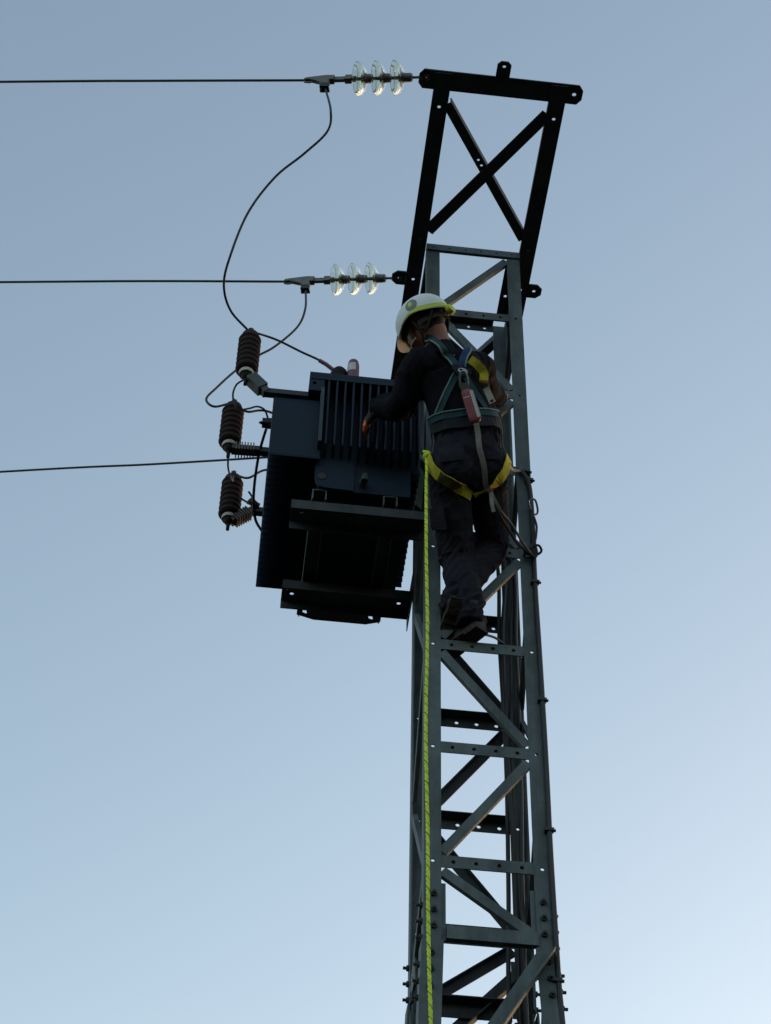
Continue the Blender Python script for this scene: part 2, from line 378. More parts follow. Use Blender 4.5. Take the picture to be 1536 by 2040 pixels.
# ------------------------------------------------------------------ insulator strings and line wires
def strplane(px, py, A):                            # point on the sloping plane of the line through A
    d = ray(px, py); n = V((.17, 0, 1)); return CAM + d*((A-CAM).dot(n)/d.dot(n))
def make_string(A, B, label):
    """A = attachment hole, B = where the wire enters the dead-end clamp"""
    t = Thing('insulator_string', A, label, 'insulator', 'glass disc insulator strings')
    L = (B-A).length; d = (B-A)/L; up = (Z_-d*Z_.dot(d)).normalized(); sd_ = d.cross(up)
    P = lambda s: A+d*s
    m = MB().tube([P(-.006)+sd_*.014, P(-.006)-sd_*.014], .009, 8)
    m.tube([P(-.006)+sd_*.014, P(.028)+sd_*.008], .007, 6); m.tube([P(-.006)-sd_*.014, P(.028)-sd_*.008], .007, 6)
    m.lathe([(.006, .022), (.012, .026), (.013, .04), (.007, .044), (.007, .08)], A, d, 10)
    t.add('shackle', m, 'cast', smooth=True)
    for k in range(3):
        s0 = .077+.0985*k
        cap = MB().lathe([(.008, 0), (.020, .001), (.0235, .008), (.0245, .045), (.029, .052), (.029, .064), (.012, .066)], P(s0), d, 18)
        c = t.add('cap', cap, 'cast', smooth=True)
        g_ = MB().lathe([(.027, .046), (.036, .046), (.060, .054), (.080, .070), (.0895, .088), (.0905, .096), (.087, .099), (.080, .084),
                         (.066, .070), (.050, .063), (.036, .060), (.027, .060), (.025, .054)], P(s0), d, 40)
        t.add('glass_disc', g_, 'glass', smooth=True)
        pn = MB().lathe([(.009, .066), (.010, .070), (.0085, .1), (.0085, .102)], P(s0), d, 12)
        t.add('pin', pn, 'cast', c, smooth=True)
    s0 = .070+.0985*3
    m = MB().lathe([(.012, .0), (.016, .004), (.016, .022), (.009, .026), (.009, .036)], P(s0), d, 12)
    m.cbox(P(s0+.05), .018, .016, .019, d, sd_, up); m.cbox(P(s0+.10), .034, .009, .014, d, sd_, up); m.cbox(P(s0+.137), .012, .017, .019, d, sd_, up)
    t.add('clevis', m, 'cast')
    s1 = s0+.145; e = L
    m = MB().prism([(s1, -.012), (s1, .028), (s1+.03, .030), (e-.01, .012), (e, .002), (e-.005, -.006), (e-.03, -.003), (s1+.055, -.030), (s1+.035, -.048), (s1+.005, -.050)], A-sd_*.011, d, up, sd_*.022)
    cl = t.add('dead_end_clamp', m, 'cast')
    m = MB().tube([P(e-.004)-up*.004, P(e-.006)-up*.016, P(e-.028)-up*.022, P(e-.05)-up*.016], .0055, 6)
    t.add('eye', m, 'cast', cl)
    m = MB(); c0 = P(s1+.02)-up*.064
    m.cbox(c0, .020, .016, .012, d, sd_, up); m.cbox(c0-up*.022-d*.004, .024, .020, .006, d, sd_, up)
    for q_ in (-.012, .012): m.hexbolt(c0-up*.028+d*q_, -up, .009, .008, .012); m.hexbolt(c0+d*q_*1.6+up*.006, -sd_, .008, .007, .006)
    t.add('jumper_clamp', m, 'bolt')
    return t, c0-up*.03
strings = []
specs = [((-.384, -1.023, 4.19), (606, 160), 'glass disc insulator string at the outer end of the crossarm, uppermost in the picture'),
         ((-.379, .25, 4.183), (566, 561), 'glass disc insulator string level with the helmet, above the surge arresters'),
         ((-.384, 1.523, 4.19), (533, 911), 'glass disc insulator string at the far crossarm end, hidden behind the transformer')]
wpx = [[(606, 160), (300, 161), (0, 163)], [(566, 561), (300, 560), (0, 562)], [(533, 911), (300, 925), (0, 940)]]
wl = ['uppermost bare line wire leading to the outer crossarm end', 'middle bare line wire leading to the insulator above the arresters', 'lowest bare line wire passing behind the arresters and the transformer']
for i in range(3):
    A = W(*specs[i][0]); B = strplane(*specs[i][1], A)
    t, jp = make_string(A, B, specs[i][2]); strings.append((t, jp))
    pts = [strplane(x, y, A) for x, y in wpx[i]]
    d = (pts[-1]-pts[0]).normalized(); hd = V((d.x, d.y, 0)).normalized()
    pts += [pts[2]+hd*s+Z_*(d.z*s*(1-s/90)) for s in (4, 10, 20, 32, 45)]
    pts = spline([B+(A-B).normalized()*.06]+pts, 8)
    solo('line_wire', MB().tube(pts, .0068, 8), 'wire', wl[i], 'wire', 'bare line wires', True, loc=B)

# ------------------------------------------------------------------ transformer support bracket
br = Thing('support_bracket', W(-.56, .3, 1.99), 'pair of dark steel channel beams carrying the transformer beside the tower', 'bracket')
for y0, y1, nm in ((-.004, .135, 0), (.528, .672, 1)):
    m = MB(); x0, x1 = -.885, -.258
    m.plate(W(x0, y0, 2.012), X_, x1-x0, Y_, y1-y0, Z_*.006, [(.05, .09, .011), (.022, .06, .008), (.575, .09, .011)] if nm else [(.05, .07, .010)])
    m.box(W(x0, y0, 1.962), X_*(x1-x0), Y_*.006, Z_*.05); m.box(W(x0, y1-.006, 1.962), X_*(x1-x0), Y_*.006, Z_*.05)
    br.add('beam', m, 'galv_shaded')
m = MB().plate(W(-.2625, .42, 1.90), Y_, .27, Z_, .16, X_*.004); br.add('gusset_plate', m, 'galv_shaded')

# ------------------------------------------------------------------ transformer
tf = Thing('transformer', W(-.59, .40, 2.02), 'blue-grey oil transformer with cooling fins hung beside the tower', 'transformer')
TX0, TX1, TY0, TY1, TZ0, TZ1 = -.77, -.33, -.023, .79, 2.085, 2.80
tf.add('tank', MB().box(W(TX0, TY0, TZ0), X_*(TX1-TX0), Y_*(TY1-TY0), Z_*(TZ1-TZ0)), 'tpaint')
lid = MB().box(W(-.845, -.125, 2.80), X_*.565, Y_*1.02, Z_*.022)
lid.box(W(-.845, -.125, 2.772), X_*.565, Y_*.006, Z_*.0275)
ld = tf.add('lid', lid, 'tpaint')
# corner ears with slots on the lid
for y in (-.122, .88):
    m = MB().plate(W(-.846, y, 2.686), X_, .075, Z_, .084, Y_*.006, [(.026, .055, .011)])
    tf.add('lifting_ear', m, 'tpaint', ld)
for k in range(7):
    tf.add('lid_bolt', MB().hexbolt(W(-.80+.075*k, -.10, 2.822), Z_, .011, .01, .01), 'bolt', ld)
def fin_mesh(depth, height, th, name, material):     # rounded oil-filled fin: depth along +X, thickness along Y, height Z
    m = MB(); a = th/2
    prof = [(0, -a), (depth-a, -a), (depth-a*.3, -a*.7), (depth, 0), (depth-a*.3, a*.7), (depth-a, a), (0, a)]
    rs = []
    for z, s in ((0, .3), (.012, 1), (height-.012, 1), (height, .3)):
        rs.append([V((x, y*(1 if s == 1 else .35), z)) for x, y in prof])
    m.rings(rs)
    me = m.mesh(name, material); return me
fl = fin_mesh(.243, .425, .011, 'fin_side', 'tpaint'); ff = fin_mesh(.104, .478, .011, 'fin_front', 'tpaint'); fr = fin_mesh(.048, .44, .011, 'fin_inner', 'tpaint')
def fin(me, p, rz):
    o = link('fin', me, tf.o, p-tf.loc); o.rotation_euler.z = rz
nf = 23
for k in range(nf): fin(fl, W(TX0, -.070+k*.0405, 2.242), math.pi)
for k in range(20): fin(fr, W(TX1, .0+k*.040, 2.27), 0)
for k in range(12): fin(ff, W(-.748+.0405*k, TY0, 2.292), -math.pi/2)
# tie bars welded across the fins
# side face of the first front fin, light put into its colour; lower front plate
tf.add('lit_fin_face', MB().box(W(-.785, -.128, 2.31), X_*.016, Y_*.10, Z_*.40), 'tpaint_lit')
m = MB(); y = TY0-.014
m.prism([(-.787, 2.30), (-.787, 2.150), (-.781, 2.118), (-.765, 2.096), (-.74, 2.086), (-.60, 2.079), (-.60, 2.30)], W(0, y, 0), X_, Z_, Y_*.010)
pl = tf.add('front_plate', m, 'tpaint')
tf.add('earth_boss', MB().lathe([(.022, 0), (.022, .004), (.012, .005)], W(-.752, y, 2.16), -Y_, 14), 'black', pl)
dv = MB().lathe([(.020, 0), (.020, .03), (.013, .034), (.013, .07)], W(-.555, TY0, 2.14), -Y_, 12); dv.lathe([(.015, 0), (.017, .012), (.017, .03)], W(-.555, TY0-.055, 2.14), -Z_, 10)
tf.add('drain_valve', dv, 'galv_shaded')
for x0 in (-.792, -.458):                           # skids: channels along the tank
    m = MB(); y0, L = -.02, .80; wd = .068
    m.box(W(x0, y0, 2.080), X_*wd, Y_*L, Z_*.005)
    m.box(W(x0, y0, 2.021), X_*.006, Y_*L, Z_*.059); m.box(W(x0+wd-.006, y0, 2.021), X_*.006, Y_*L, Z_*.059)
    tf.add('skid', m, 'galv')
m = MB()                                            # towing plate across the skid ends
m.plate(W(-.80, .700, 2.010), X_, .415, Y_, .056, Z_*.008, [(.044, .030, .019), (.37, .030, .019)])
m.prism([(0, 0), (.415, 0), (.345, .026), (.085, .026)], W(-.80, .756, 2.010), X_, Y_, Z_*.008)
m.box(W(-.80, .700, 2.018), X_*.415, Y_*.006, Z_*.06)
tp = tf.add('towing_plate', m, 'galv_shaded')
for x in (-.756, -.43): tf.add('hook_bolt', MB().tube([W(x+.02, .728, 2.014), W(x+.004, .732, 2.012)], .006, 6), 'bolt', tp)
for k, y in enumerate((-.065, .33, .70)):           # high-voltage bushings on the lid
    m = MB().lathe([(.045, 0), (.05, .01), (.046, .03), (.036, .034), (.042, .05), (.045, .065), (.040, .085), (.028, .105), (.012, .108), (.012, .112)], W(-.70, y, 2.822), Z_, 20)
    tf.add('bushing', m, 'porcelain', smooth=True)
m = MB().lathe([(.030, 0), (.030, .10), (.029, .13), (.024, .153), (.013, .166), (.003, .168)], W(-.632, -.085, 2.823), Z_, 20)
bc = tf.add('bushing_cover', m, 'mauve', smooth=True)
m = MB(); c = W(-.632, -.085, 2.823)
rs = [[c+V((r*math.cos(a), r*math.sin(a), z)) for r in (.0303, .0315) for z in (.06, .118)] for a in [math.radians(200+k*13) for k in range(8)]]
m.rings([[q_[0], q_[1], q_[3], q_[2]] for q_ in rs]); tf.add('label_patch', m, 'label', bc)

# ------------------------------------------------------------------ surge arresters
def arrester(P, E, label, ribbed):
    t = Thing('surge_arrester', P, label, 'arrester', 'surge arresters left of the transformer')
    ax = Z_
    prof = [(.03, 0), (.044, .004)]
    n = 7
    for k in range(n):
        z = .012+k*.038; prof += [(.050, z), (.0565, z+.006), (.0575, z+.012), (.054, z+.020), (.049, z+.030)]
    zt = .012+n*.038; prof += [(.046, zt+.004), (.042, zt+.018), (.030, zt+.030), (.012, zt+.034)]
    t.add('housing', MB().lathe(prof, P, ax, 28), 'silicone', smooth=True)
    t.add('base_ring', MB().lathe([(.0285, -.020), (.036, -.020), (.038, -.002), (.034, .006), (.0285, .006)], P, ax, 24), 'whitecer', smooth=True)
    t.add('base_stud', MB().lathe([(.028, .002), (.028, -.022), (.020, -.045), (.010, -.055), (.009, -.095), (.003, -.10)], P, ax, 14), 'porcelain', smooth=True)
    zt += .034
    m = MB().lathe([(.014, 0), (.014, .014)], P+Z_*zt, ax, 6); m.cbox(P+Z_*(zt+.022), .013, .010, .010); m.lathe([(.005, .03), (.005, .045)], P+Z_*zt, ax, 6)
    t.add('terminal', m, 'bolt')
    # bracket between base and arm
    S = P+V((.016, 0, -.032)); u = (E-S); L = u.length; u /= L; v = u.cross(Y_).normalized(); s_ = v.cross(u)
    if not ribbed:
        m = MB().cbox(S+u*L*.45, L*.36, .030, .028, u, s_, v); m.cbox(S+u*L*.9, L*.14, .022, .018, u, s_, v)
        t.add('bracket', m, 'greyfit')
    else:
        m = MB().cbox(S+u*L*.5, L*.52, .024, .014, u, s_, v)
        b_ = t.add('bracket', m, 'greyfit')
        for k in range(7): t.add('rib', MB().cbox(S+u*(.02+L*.75*k/7), .003, .032, .027, u, s_, v), 'ribplast', b_)
    return t, P+Z_*(zt+.02), E
AR = []
al = ['brown ribbed surge arrester with grey bracket, topmost of three left of the transformer',
      'brown ribbed surge arrester with comb-like bracket, middle one of three left of the transformer',
      'brown ribbed surge arrester with pale ribbed bracket, lowest of three left of the transformer']
for k, (px, py, ex, ey) in enumerate(((491, 742, 530, 782), (457, 886, 516, 899), (456, 1030, 503, 1018))):
    E = onZ(ex, ey, 2.69); P = onY(px, py, E.y); t, top, E = arrester(P, E, al[k], k > 0); AR.append((P, top, E))
    t.add('mounting_arm', MB().box(V((E.x-.012, E.y-.018, E.z-.016)), X_*(-.846-E.x+.012), Y_*.036, Z_*.032), 'galv_shaded')

# ------------------------------------------------------------------ jumper wires
def cable(name, pts, r, m_, label, cat='wire', group=None, n=10, seg=8):
    return solo(name, MB().tube(spline(pts, n), r, seg), m_, label, cat, group, True, loc=pts[0])
def pxl(lst, y0, y1):
    n = len(lst)-1; return [onY(x, y, y0+(y1-y0)*(i/n)) for i, (x, y) in enumerate(lst)]
j1 = strings[0][1]; j2 = strings[1][1]
cable('jumper_wire', [j1+V((.01, 0, .01))]+pxl([(659, 222), (652, 262), (606, 306), (548, 353), (494, 424), (458, 512), (446, 568), (459, 618)], -.98, -.14)+[AR[0][1]+V((-.01, 0, -.004))], .0062, 'wire',
      'long curved jumper wire dropping from the uppermost clamp to the topmost arrester', group='jumper wires')
cable('jumper_wire', [AR[0][1]+V((.01, 0, -.006))]+pxl([(535, 671), (560, 681), (600, 701), (640, 720)], -.10, -.05)+[W(-.705, -.035, 2.93)], .0058, 'wire',
      'straight jumper wire from the topmost arrester to the transformer bushing', group='jumper wires')
m = MB().tube([onY(636, 718, -.05), onY(650, 726, -.045), onY(664, 737, -.04)], .0105, 8)
solo('cable_lug', m, 'mauve', 'mauve crimp lug at the transformer end of the straight jumper', 'cable lug', smooth=True)
cable('jumper_wire', [j2+V((.008, 0, .01))]+pxl([(608, 616), (592, 652), (548, 690), (512, 710), (470, 738), (432, 772), (411, 795), (427, 810)], .25, .28)+[AR[1][1]+V((-.01, 0, -.004))], .0062, 'wire',
      'looped jumper wire from the middle clamp passing behind the topmost arrester', group='jumper wires')
cable('jumper_wire', [AR[1][1]+V((.01, 0, -.006)), onY(492, 820, .30), onY(535, 820, .32), W(-.80, .33, 2.90), W(-.705, .33, 2.92)], .0062, 'wire',
      'short level jumper wire from the middle arrester over the fins', group='jumper wires')
cable('jumper_wire', [AR[2][1]+V((.01, 0, -.006)), onY(495, 952, .70), onY(536, 936, .70), W(-.80, .70, 2.92), W(-.705, .70, 2.92)], .0062, 'wire',
      'short rising jumper wire from the lowest arrester over the fins', group='jumper wires')
cable('earth_wire', pxl([(484, 757), (470, 768), (464, 790), (474, 815), (495, 814), (513, 810), (528, 818), (536, 842)], -.09, .12), .0050, 'black',
      'black earth wire looping from the topmost arrester base to the transformer edge', group='earth wires')
cable('earth_wire', pxl([(536, 842), (528, 862), (516, 905), (508, 955), (505, 1000), (509, 1035), (520, 1056)], .12, .72), .0072, 'black',
      'thick black earth cable running down past the fin edges', 'cable')
cable('earth_wire', [AR[1][0]+V((0, 0, -.09)), onY(455, 935, .40), onY(463, 958, .55), AR[2][1]+V((.0, 0, 0))], .0050, 'black',
      'short black wire joining the middle arrester base to the lowest arrester', group='earth wires')
cable('earth_wire', pxl([(474, 984), (482, 994), (497, 1003)], .69, .69), .0050, 'black', 'short black wire from the lowest arrester to the cable knot', group='earth wires')
c = onY(505, 1003, .70); m = MB()
rs = []
for a in range(9):
    t_ = a/8; rs.append([c+V(((t_-.5)*.07, 0, .012*math.sin(t_*6)))+V((0, math.cos(k*math.pi/4), math.sin(k*math.pi/4)))*(.006+.019*math.sin(math.pi*t_)) for k in range(8)])
m.rings(rs); m.tube([c+V((0, 0, .01)), c+V((-.01, 0, .05)), c+V((-.03, 0, .085))], .006, 6)
solo('tape_knot', m, 'black', 'black taped knot on the earth cable beside the lowest arrester', 'cable joint', smooth=True)
c = onY(531, 843, .10); m = MB().cbox(c, .022, .02, .016); m.cbox(c+V((.02, 0, 0)), .012, .014, .026); m.hexbolt(c-X_*.022, -X_, .010, .008, .008)
solo('earth_clamp', m, 'black', 'black block clamp on the earth wire at the fin edge', 'clamp')

# ------------------------------------------------------------------ cables on the tower
pts = [onY(1018, 932, .03), onY(1035, 938, -.015), onY(1050, 955, -.02)] + [onY(x, y, -.012) for x, y in ((1057, 985), (1062, 1060), (1066, 1160), (1075, 1300), (1087, 1500), (1097, 1700), (1108, 1880), (1113, 1955), (1121, 2060))]
d = (pts[-1]-pts[-2]); p = pts[-1]
while p.z > .4: p = V((p.x+.0065, p.y-.0065, p.z-.2)); pts.append(p.copy())
t = Thing('down_cable', pts[-1], 'thick black cable strapped down the outer edge of the leg away from the transformer', 'cable')
t.add('cable', MB().tube(spline(pts, 6), .0115, 8), 'black', smooth=True)
for (x, y) in ((1048, 940), (1054, 957), (1066, 1160), (1080, 1395), (1094, 1654), (1110, 1954)):
    c = onY(x, y, -.014); m = MB().cbox(c, .019, .012, .007); m.lathe([(.007, 0), (.007, .008)], c+X_*.019, X_, 6); t.add('clip', m, 'bolt')
for k in range(4):                                  # cables inside the far corner of the tower
    x, y = (.21, .44, ), 0
    bx, by = .150+.022*k, .42-.012*(k % 2)
    zs = [2.2, 1.6, .9, .2, -.4, -1.5, -3, -5, -6.3]
    pp = [W(-.28, .34+.03*k, 2.45), W(-.05, .40, 2.25+.02*k)]+[W(bx+.012*math.sin(z*2.1+k*1.7), by+.010*math.cos(z*1.7+k), z) for z in zs]
    cable('tower_cable', pp, .010, 'black', ['black power cable inside the tower, hugging the far corner leg'][0], 'cable', 'power cables inside the tower', 8)
# small loose cable loop under the boot
cable('loose_cable', pxl([(938, 1268), (960, 1264), (985, 1270), (1005, 1284)], .20, .40), .006, 'black', 'thin black cable sagging between the boot and the far leg', 'cable')

# ------------------------------------------------------------------ the worker
tags = []                                            # (point, material key) for colouring the continuous body
body = MB()
def limb(pts, rad, key, n=6, seg=14, flat=None, axis=None):
    """lofted limb; rad = half widths (across, deep); axis = across direction"""
    P = spline(pts, n); m = len(pts)-1; rs = []
    for i, p in enumerate(P):
        t = i/n; k = min(int(t), m-1); f = t-k; f = f*f*(3-2*f)
        a, b = rad[k], rad[k+1]; a = a if isinstance(a, tuple) else (a, a); b = b if isinstance(b, tuple) else (b, b)
        ra, rb = a[0]+(b[0]-a[0])*f, a[1]+(b[1]-a[1])*f
        tn = (P[min(i+1, len(P)-1)]-P[max(i-1, 0)]).normalized()
        ax = axis[k].lerp(axis[k+1], f) if isinstance(axis, list) else (axis or X_)
        u = (ax-tn*ax.dot(tn)).normalized(); v = tn.cross(u)
        rs.append([p+u*ra*math.cos(2*math.pi*q_/seg)+v*rb*math.sin(2*math.pi*q_/seg) for q_ in range(seg)])
        for q_ in range(0, seg, 2): tags.append((rs[-1][q_], key))
    body.rings(rs)
def blob(c, r, key, F=None, U=None, seg=14):
    F = F or X_; U = U or Z_; S_ = F.cross(U).normalized(); rs = []
    for i in range(9):
        th = math.pi*(i+.0001)/8.0002; rs.append([c+U*r[2]*math.cos(th)+(F*r[0]*math.cos(2*math.pi*k/seg)+S_*r[1]*math.sin(2*math.pi*k/seg))*math.sin(th) for k in range(seg)])
        for k in range(0, seg, 3): tags.append((rs[-1][k], key))
    body.rings(rs)
# joints: photo pixel + distance chosen so that bone lengths come out right
HIPC = onY(932, 918, -.335); WAIST = onY(930, 868, -.375); RIB = onY(916, 806, -.425); CHEST = onY(900, 752, -.475); NECK = onY(878, 708, -.53)
SL = onY(838, 725, -.535); SR = onY(953, 728, -.445)
HL, KL, AL = onY(893, 938, -.305), onY(911, 1112, -.055), W(-.060, -.045, 1.315)
HR, KR, AR_ = onY(972, 936, -.285), onY(978, 1088, -.035), W(-.125, -.035, 1.415)
SH = V((.95, .28, .0)).normalized(); SHIP = V((.985, .14, 0)).normalized()
limb([onY(930, 975, -.30), onY(930, 952, -.315), HIPC, WAIST], [(.05, .05), (.13, .09), (.168, .118), (.152, .108)], 'trouser', axis=SHIP)
limb([WAIST-Z_*.03, WAIST, RIB, CHEST, CHEST.lerp(NECK, .55), NECK], [(.15, .105), (.155, .11), (.165, .12), (.185, .120), (.155, .095), (.075, .07)], 'shirt', axis=[SHIP, SHIP, SH, SH, SH, SH], seg=20)
blob(HL+V((.02, -.05, -.03)), (.098, .095, .11), 'trouser'); blob(HR+V((-.015, -.05, -.03)), (.098, .095, .11), 'trouser')
blob(SL+V((.015, .0, -.01)), (.075, .075, .075), 'shirt'); blob(SR+V((-.015, 0, -.01)), (.075, .075, .075), 'shirt')
limb([HL+V((.0, 0, .06)), HL, HL.lerp(KL, .5), KL, KL.lerp(AL, .45), AL, AL-Z_*.05], [.085, .098, .092, .079, .081, .068, .062], 'trouser')
limb([HR+V((0, 0, .06)), HR, HR.lerp(KR, .5), KR, KR.lerp(AR_, .45), AR_, AR_-Z_*.05], [.085, .096, .088, .076, .072, .062, .058], 'trouser')
# left arm: shoulder - elbow - wrist - hand on the front fins
EL = onY(798, 808, -.375); WL = onY(752, 812, -.225); DL = (onY(735, 838, -.150)-WL).normalized()
limb([CHEST.lerp(SL, .6), SL, SL.lerp(EL, .5), EL, EL.lerp(WL, .5), WL], [.077, .084, .080, .070, .062, .050], 'shirt')
ER = onY(975, 772, -.28); WR = onY(995, 797, -.085)
limb([CHEST.lerp(SR, .6), SR, SR.lerp(ER, .5), ER, ER.lerp(WR, .5), WR], [.07, .072, .060, .051, .045, .038], 'shirt')
def hand(Wp, D, side, up, key, keyf, curl, z=1.0):
    """palm + four curled fingers + thumb; D = direction, side = towards the thumb, up = back of the hand"""
    side = (side-D*side.dot(D)).normalized(); up = D.cross(side) if D.cross(side).dot(up) > 0 else side.cross(D)
    limb([Wp-D*.02, Wp+D*.025*z, Wp+D*.085*z], [(.034*z, .028*z), (.040*z, .022*z), (.043*z, .018*z)], key, 5, 12, axis=side)
    for k in range(4):
        L = (.072, .080, .075, .060)[k]*z; b = Wp+D*.082*z+side*(.031-.0205*k)*z
        p = [b-D*.015, b]; d = D.copy()
        for j, f in enumerate((.42, .32, .26)):
            d = (d*math.cos(curl)-up*math.sin(curl)).normalized(); p.append(p[-1]+d*L*f)
            up2 = up
        limb(p, [r_*z for r_ in (.0105, .0105, .010, .009, .0075)], keyf, 3, 8, axis=side)
    b = Wp+D*.03+side*.034; d = (D*.6+side*.75-up*.3).normalized()
    p = [b-d*.02, b+d*.015, b+d*.038+D*.01-up*.006, b+d*.045+D*.034-up*.014]
    limb(p, [.013, .0125, .011, .008], keyf, 3, 8, axis=up)
hand(WL+DL*.01, DL, V((.2, .3, .9)), V((-.3, -.9, .1)), 'glove_dark', 'glove_orange', .42, 1.15)
DR = (W(.125, -.03, 2.985)-WR).normalized()
hand(WR+DR*.0, DR, V((-.8, 0, .3)), V((.3, -.8, .6)), 'skin', 'skin', .6)
# neck and head, turned towards the transformer
HF = (_r*-.70-_u*.60+_f*.40).normalized(); HU = _r*-.42+_u*.80+_f*.42; HU = (HU-HF*HU.dot(HF)).normalized(); HS = HU.cross(HF)   # HS = his left
HC = onY(850, 648, -.59)
limb([NECK-HU*.03, NECK.lerp(HC, .4)-HF*.015, HC-HU*.03-HF*.02], [.066, .060, .062], 'skin', 5, 14)
limb([NECK-Z_*.06, NECK+(HC-NECK)*.22], [(.10, .085), (.072, .07)], 'shirt', 4, 16, axis=SH)
blob(HC+HU*.025-HF*.008, (.100, .077, .105), 'hair', HF, HU, 18)
blob(HC-HU*.035+HF*.030, (.072, .066, .088), 'skin', HF, HU, 16)       # face
blob(HC-HU*.095+HF*.055, (.036, .036, .030), 'skin', HF, HU, 12)       # chin
limb([HC+HF*.085+HU*.01, HC+HF*.115-HU*.025, HC+HF*.10-HU*.04], [.010, .016, .012], 'skin', 3, 8)   # nose
blob(HC+HF*.092-HU*.068, (.014, .026, .010), 'skin', HF, HU, 10)       # mouth
for s in (-1, 1): blob(HC+HS*s*.073-HF*.012-HU*.022, (.024, .011, .034), 'skin', HF, HU, 10)     # ears
tmp = bpy.data.meshes.new('raw'); tmp.from_pydata([tuple(p) for p in body.v], [], body.f)
bm = bmesh.new(); bm.from_mesh(tmp); bmesh.ops.recalc_face_normals(bm, faces=bm.faces); bm.to_mesh(tmp); bm.free()
ro = bpy.data.objects.new('raw', tmp); COL.objects.link(ro)
md = ro.modifiers.new('r', 'REMESH'); md.mode = 'VOXEL'; md.voxel_size = .0058
ms = ro.modifiers.new('s', 'SMOOTH'); ms.factor = .5; ms.iterations = 4
bpy.context.view_layer.update()
me = bpy.data.meshes.new_from_object(ro.evaluated_get(bpy.context.evaluated_depsgraph_get()))
bpy.data.objects.remove(ro)
kd = KDTree(len(tags))
for i, (p, k_) in enumerate(tags): kd.insert(p, i)
kd.balance()
keys = ['shirt', 'trouser', 'skin', 'hair', 'glove_dark', 'glove_orange']
vk = []
for v in me.vertices:
    k_ = tags[kd.find(v.co)[1]][1]
    if k_ in ('skin', 'hair') and (v.co-HC).length < .2:
        q_ = v.co-HC; a, b, c = q_.dot(HF), q_.dot(HU), abs(q_.dot(HS))
        k_ = 'hair' if (b > .03 or (a < -.018 and b > -.055)) and c < .079 else 'skin'
    if k_ in ('skin', 'shirt', 'hair'):
        q_ = v.co-NECK; ax_ = (HC-NECK).normalized(); t_ = q_.dot(ax_)
        if (q_-ax_*t_).length < .105 and -.05 < t_ < .12: k_ = 'shirt' if t_ < .045 else ('skin' if t_ < .08 else k_)
        if k_ == 'hair' and (v.co-HC).length > .2: k_ = 'skin'
    vk.append(k_)
# cloth folds: creases wrapped round each limb, strongest at knee, ankle and seat
chains = [(HL, KL, AL), (HR, KR, AR_)]
def legpar(p):
    best = None
    for ci, (a, b, c) in enumerate(chains):
        for k, (p0, p1) in enumerate(((a, b), (b, c))):
            d = p1-p0; t_ = max(-.3, min(1.2, (p-p0).dot(d)/d.length_squared)); q_ = p0+d*t_; e = (p-q_).length
            if best is None or e < best[0]:
                u = d.normalized(); x = (X_-u*X_.dot(u)).normalized(); y = u.cross(x); r_ = p-q_
                best = (e, ci, k+t_, math.atan2(r_.dot(y), r_.dot(x)))
    return best[1:]
def ridge(v): return 1-min(1, abs(noise.noise(v))*3.2)
nrm = [v.normal.copy() for v in me.vertices]
for i, v in enumerate(me.vertices):
    k_ = vk[i]; p = v.co
    if k_ == 'trouser':
        ci, s_, ph = legpar(p)
        amp = .004+.009*math.exp(-((s_-1.0)/.22)**2)+.014*math.exp(-((s_-1.95)/.28)**2)+.005*math.exp(-((s_-.1)/.2)**2)
        q_ = V((math.cos(ph)*.8+ci*7, math.sin(ph)*.8, s_*5.5+math.cos(ph+ci)*.9))
        v.co = p+nrm[i]*(amp*(ridge(q_)-.35)+.45*amp*(ridge(q_*2.1+V((3, 1, 4)))-.4))
    elif k_ == 'shirt':
        q_ = V((p.x*5, p.y*5, (p.z*.55+p.x*.75)*11))
        v.co = p+nrm[i]*(.009*(ridge(q_)-.35)+.004*(ridge(q_*1.9+V((5, 2, 1)))-.4))
me.materials.clear()
for k_ in keys: me.materials.append(M[k_])
for pl_ in me.polygons:
    c = {}
    for vi in pl_.vertices: c[vk[vi]] = c.get(vk[vi], 0)+1
    pl_.material_index = keys.index(max(c, key=c.get)); pl_.use_smooth = True
me.update()
person = Thing('person', W(-.09, -.05, 1.213), 'worker in charcoal work clothes, white helmet and harness leaning back on the tower', 'person')
bv = BVHTree.FromPolygons([v.co.copy() for v in me.vertices], [tuple(p.vertices) for p in me.polygons])
for v in me.vertices: v.co = v.co-person.loc
link('body', me, person.o)

